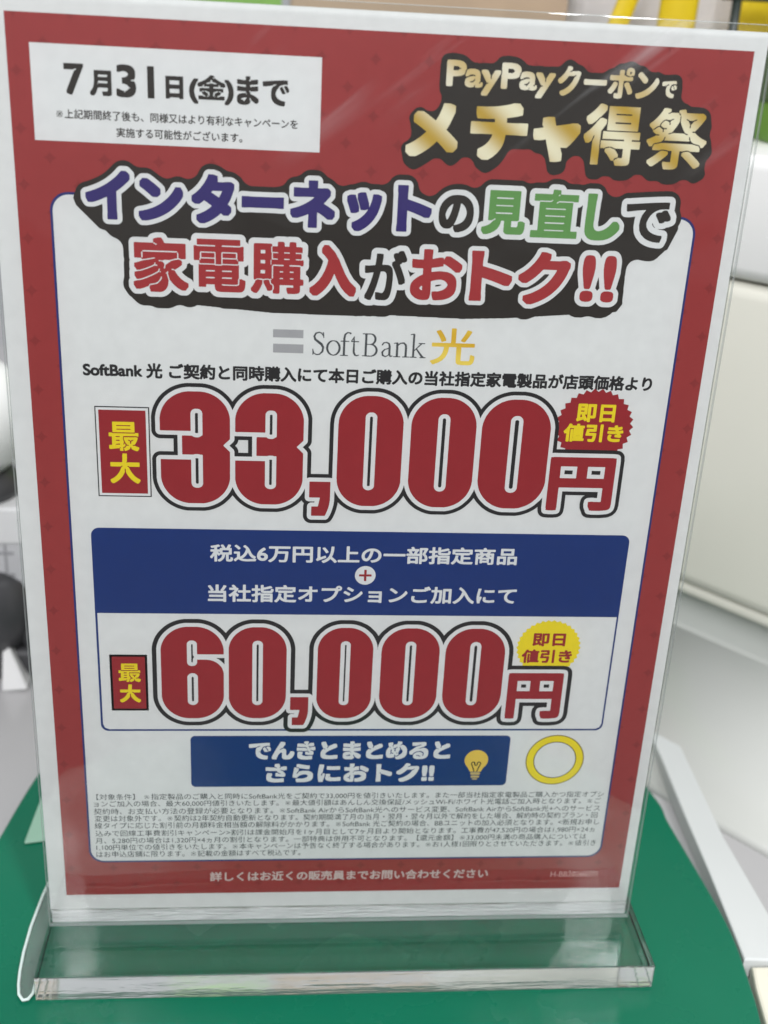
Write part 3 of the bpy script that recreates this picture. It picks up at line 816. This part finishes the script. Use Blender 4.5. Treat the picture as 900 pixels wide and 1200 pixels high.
def fold(name, label, loc, w, h, rz, material, lean=0.0, group=None, curl=0.010):
    """an upright card with a soft curl, standing on its lower edge"""
    bm = bmesh.new(); N = 12; rows = []
    for j in range(7):
        t = j / 6; row = []
        for i in range(N + 1):
            u = i / N - .5; row.append(bm.verts.new((u * w + lean * t * h, -curl * (1 - 4 * u * u) * (0.5 + 0.8 * t), t * h)))
        rows.append(row)
    for a, b_ in zip(rows, rows[1:]):
        for i in range(N): bm.faces.new((a[i], a[i + 1], b_[i + 1], b_[i]))
    bmesh.ops.solidify(bm, geom=bm.faces[:], thickness=0.0008)
    return tag(from_bm(name, bm, material, None, loc, True, rz), label, 'card', group)

# cream cabinet turned towards the green top
DX, DT = 0.632, 0.776
def cab(a, depth, up): return W3(166 + DX * a + DT * depth, up, -150 + DT * a - DX * depth)
cab_rot = math.atan2(-DT, DX)
cabinet = empty('cabinet', cab(30, 110, -34)); cabinet.rotation_euler = (0, 0, 0)
tag(cabinet, 'cream cabinet with overhanging upper body standing right of the sign', 'cabinet')
def cab_box(name, a0, a1, d0, d1, z0, z1, M, bev=0.004):
    bm = box_bm(((a1 - a0) * MM, (d1 - d0) * MM, (z1 - z0) * MM), bev, 3)
    return from_bm(name, bm, M, cabinet, cab((a0 + a1) / 2, (d0 + d1) / 2, (z0 + z1) / 2), True, cab_rot)
def cove(name, a0, a1, M):
    prof = [(225, 43), (16, 43), (16, 22)] + [(-44 + 60 * math.cos(math.radians(t)), 26 - 59.9 * math.sin(math.radians(t))) for t in range(6, 91, 7)] + [(225, -33.95)]
    bm = bmesh.new(); A = [bm.verts.new(cab(a0, d, z) - cab(0, 0, -34)) for d, z in prof]; B = [bm.verts.new(cab(a1, d, z) - cab(0, 0, -34)) for d, z in prof]
    for i in range(len(prof)):
        j = (i + 1) % len(prof); bm.faces.new((A[i], A[j], B[j], B[i]))
    bm.faces.new(A); bm.faces.new(B[::-1]); bmesh.ops.recalc_face_normals(bm, faces=bm.faces)
    o = from_bm(name, bm, M, cabinet, cab(0, 0, -34)); 
    for p in o.data.polygons: p.use_smooth = 3 <= p.index <= 14
cove('plinth', -60, 240, mat('plinth_white', (0.55, 0.56, 0.53), rough=0.2, noise=0.03, nscale=8))
cab_box('upper_body', -150, 250, 0, 230, 50, 196, CREAM, 0.007)
cab_box('lower_lip', -150, 250, 4, 230, 43.5, 50.5, CREAM, 0.003)
cab_box('top_trim', -150, 250, -1, 231, 196.6, 248, CREAM_WHITE, 0.006)

LIME = mat('box_lime', (0.12, 0.30, 0.03), rough=0.45, noise=0.05); DGREEN = mat('box_dark_green', (0.035, 0.10, 0.03), rough=0.45)
gb = empty('product_box', cab(-24, 110, 248)); tag(gb, 'green box with darker lid on the cream cabinet beside the upper right of the sign', 'box')
def gbox(name, z0, z1, M, grow=0):
    bm = box_bm(((70 + grow) * MM, (60 + grow) * MM, (z1 - z0) * MM), 0.001, 2)
    from_bm(name, bm, M, gb, W3(236, (z0 + z1) / 2, -238), False, -0.1)
gbox('carton', 248.2, 266, LIME); gbox('lid', 266.2, 290, DGREEN, 2)
YEL = mat('card_yellow', (0.80, 0.62, 0.02), rough=0.45, noise=0.05, nscale=25)
WHT = mat('card_white', (0.66, 0.64, 0.63), rough=0.5, noise=0.04)
BLK = mat('stand_black', (0.02, 0.028, 0.024), rough=0.35)
fold('card', 'narrow slanting yellow card above the middle of the red poster top', W3(122, 248.1, -282), 0.011, 0.085, 0.1, YEL, 0.32, 'yellow cards behind the sign', 0.002)
fold('card', 'broad upright yellow card between the slanting card and the black stand', W3(166, 248.1, -285), 0.019, 0.085, -0.15, YEL, 0.03, 'yellow cards behind the sign', 0.003)
fold('card', 'yellow card right of the black stand at the top right corner', W3(212, 248.1, -296), 0.026, 0.085, 0.1, YEL, 0.0, 'yellow cards behind the sign', 0.004)
fold('card', 'white backing card standing behind the yellow cards', W3(180, 248.1, -318), 0.12, 0.09, -0.3, WHT, 0.0, None, 0.004)
st = empty('display_stand', W3(192, 248.1, -280)); tag(st, 'thin black display stand with crossbar between yellow cards', 'stand')
from_bm('stand_base', box_bm((0.03, 0.022, 0.003), 0.0008, 2), BLK, st, W3(194, 249.7, -276))
from_bm('pole', lathe_bm([(0.0026, 0), (0.0024, 0.03), (0.0024, 0.063)], 20), BLK, st, W3(194, 251, -276), True)
from_bm('crossbar', box_bm((0.05, 0.006, 0.004), 0.0012, 2), BLK, st, W3(211, 312.5, -276))

KRAFT = mat('cardboard', (0.34, 0.25, 0.165), rough=0.7, noise=0.08, nscale=18, bump=0.1, bscale=90)
cb = empty('cardboard_box', W3(68, -34, -440)); tag(cb, 'plain brown cardboard box standing behind the top of the sign', 'box')
from_bm('carton', box_bm((0.188, 0.07, 0.372), 0.0015, 2), KRAFT, cb, W3(68, 152.2, -440))
for s in (-1, 1):
    bm = box_bm((0.186, 0.033, 0.0015), 0.0003, 1)
    from_bm('flap', bm, KRAFT, cb, W3(68, 339.2, -440 + s * 17.5))
PKG_GREEN = mat('package_green', (0.16, 0.34, 0.05), rough=0.4, noise=0.08)
pk = empty('package', W3(-66, -34, -420)); tag(pk, 'green package just showing over the top edge of the sign', 'package')
from_bm('pouch', prism_bm([(-0.035, -0.02), (0.035, -0.02), (0.030, 0.02), (-0.030, 0.02)], 0, 0.348, 0.004, 2), PKG_GREEN, pk, W3(-66, -34, -420))
from_bm('seal', box_bm((0.066, 0.004, 0.02), 0.001, 2), PKG_GREEN, pk, W3(-66, 322, -420))

# left of the sign
GREYBOX = mat('carton_grey', (0.42, 0.42, 0.43), rough=0.5, noise=0.10, nscale=30)
lb = empty('carton', W3(-205, -34, -255)); tag(lb, 'light grey carton left of the sign with a white dome on top', 'carton')
from_bm('carton_body', box_bm((0.11, 0.09, 0.090), 0.0015, 2), GREYBOX, lb, W3(-211, 11, -255))
from_bm('carton_lid', box_bm((0.112, 0.092, 0.020), 0.0015, 2), mat('carton_lid_grey', (0.58, 0.58, 0.58), rough=0.5, noise=.05), lb, W3(-211, 50.0, -255))
PRINT_GREY = mat('carton_print', (0.25, 0.25, 0.26), rough=0.5)
bm = bmesh.new()
for k, (a, z) in enumerate(((0.0, 24), (0.0, 12), (0.0, -2))):
    q = box_bm((0.100, 0.0006, 0.0012), 0, 1, (0, 0, z * MM)); me_ = bpy.data.meshes.new('t'); q.to_mesh(me_); q.free(); bm.from_mesh(me_); bpy.data.meshes.remove(me_)
for a in (-0.03, 0.0, 0.03, 0.046):
    q = box_bm((0.0010, 0.0006, 0.060), 0, 1, (a, 0.0001, 0.002)); me_ = bpy.data.meshes.new('t'); q.to_mesh(me_); q.free(); bm.from_mesh(me_); bpy.data.meshes.remove(me_)
from_bm('printed_lines', bm, PRINT_GREY, lb, W3(-211, 11, -209.8))
DOME = mat('dome_white', (0.78, 0.79, 0.77), rough=0.3, noise=0.02); DARKG = mat('device_dark', (0.045, 0.045, 0.048), rough=0.4, noise=0.1, nscale=40)
dm = empty('dome_device', W3(-190, 60.2, -235)); tag(dm, 'white dome shaped device on a dark foot at the left edge', 'device')
from_bm('foot', lathe_bm([(0.026, 0), (0.027, 0.004), (0.022, 0.013)], 40), DARKG, dm, W3(-186, 60.2, -232), True)
prof = [(0.020, 0.013), (0.029, 0.022), (0.0335, 0.036), (0.0335, 0.046), (0.030, 0.057), (0.022, 0.065), (0.010, 0.0685), (0.001, 0.069)]
from_bm('dome', lathe_bm(prof, 48), DOME, dm, W3(-186, 60.2, -232), True)
dv = empty('camera_device', W3(-172, -34, -205)); tag(dv, 'dark grey rounded device on a white wedge foot left of the sign', 'device')
from_bm('housing', lathe_bm([(0.010, 0), (0.017, 0.004), (0.0205, 0.014), (0.0205, 0.026), (0.016, 0.037), (0.008, 0.042), (0.001, 0.043)], 40), DARKG, dv, W3(-174, -18, -212), True)
from_bm('lens_pod', lathe_bm([(0.007, 0), (0.011, 0.003), (0.0125, 0.010), (0.011, 0.018), (0.005, 0.023), (0.001, 0.0235)], 36), DARKG, dv, W3(-151.5, -19, -214), True)
bm = bmesh.new()
ws = [bm.verts.new(v) for v in ((-0.0065, -0.004, 0), (0.0065, -0.004, 0.0012), (0.0065, 0.03, 0.0012), (-0.0065, 0.03, 0), (-0.0062, 0.004, 0.023), (-0.0035, 0.004, 0.023), (-0.0035, 0.03, 0.018), (-0.0062, 0.03, 0.018))]
for f in ((3, 2, 1, 0), (4, 5, 6, 7), (0, 1, 5, 4), (1, 2, 6, 5), (2, 3, 7, 6), (3, 0, 4, 7)): bm.faces.new([ws[i] for i in f])
bmesh.ops.bevel(bm, geom=bm.edges[:], offset=0.0006, segments=2, affect='EDGES')
from_bm('wedge_foot', bm, mat('wedge_white', (0.7, 0.7, 0.69), rough=0.4), dv, W3(-161, -34, -194))
from_bm('foot_plate', box_bm((0.05, 0.03, 0.018), 0.003, 2), DARKG, dv, W3(-168, -25, -216))

# cream block at the lower right corner
blk = prism_bm([(x * MM, -y * MM) for x, y in [(150.0, 14), (147.6, 24), (144, 46), (138, 70), (215, 70), (215, 14)]], SHELF_Z, (-25.5 + LIFT) * MM, 0.0012, 2)
tag(from_bm('block', blk, mat('block_cream', (0.66, 0.64, 0.53), rough=0.3, noise=.03)), 'low cream block beside the green top at the lower right corner', 'block')
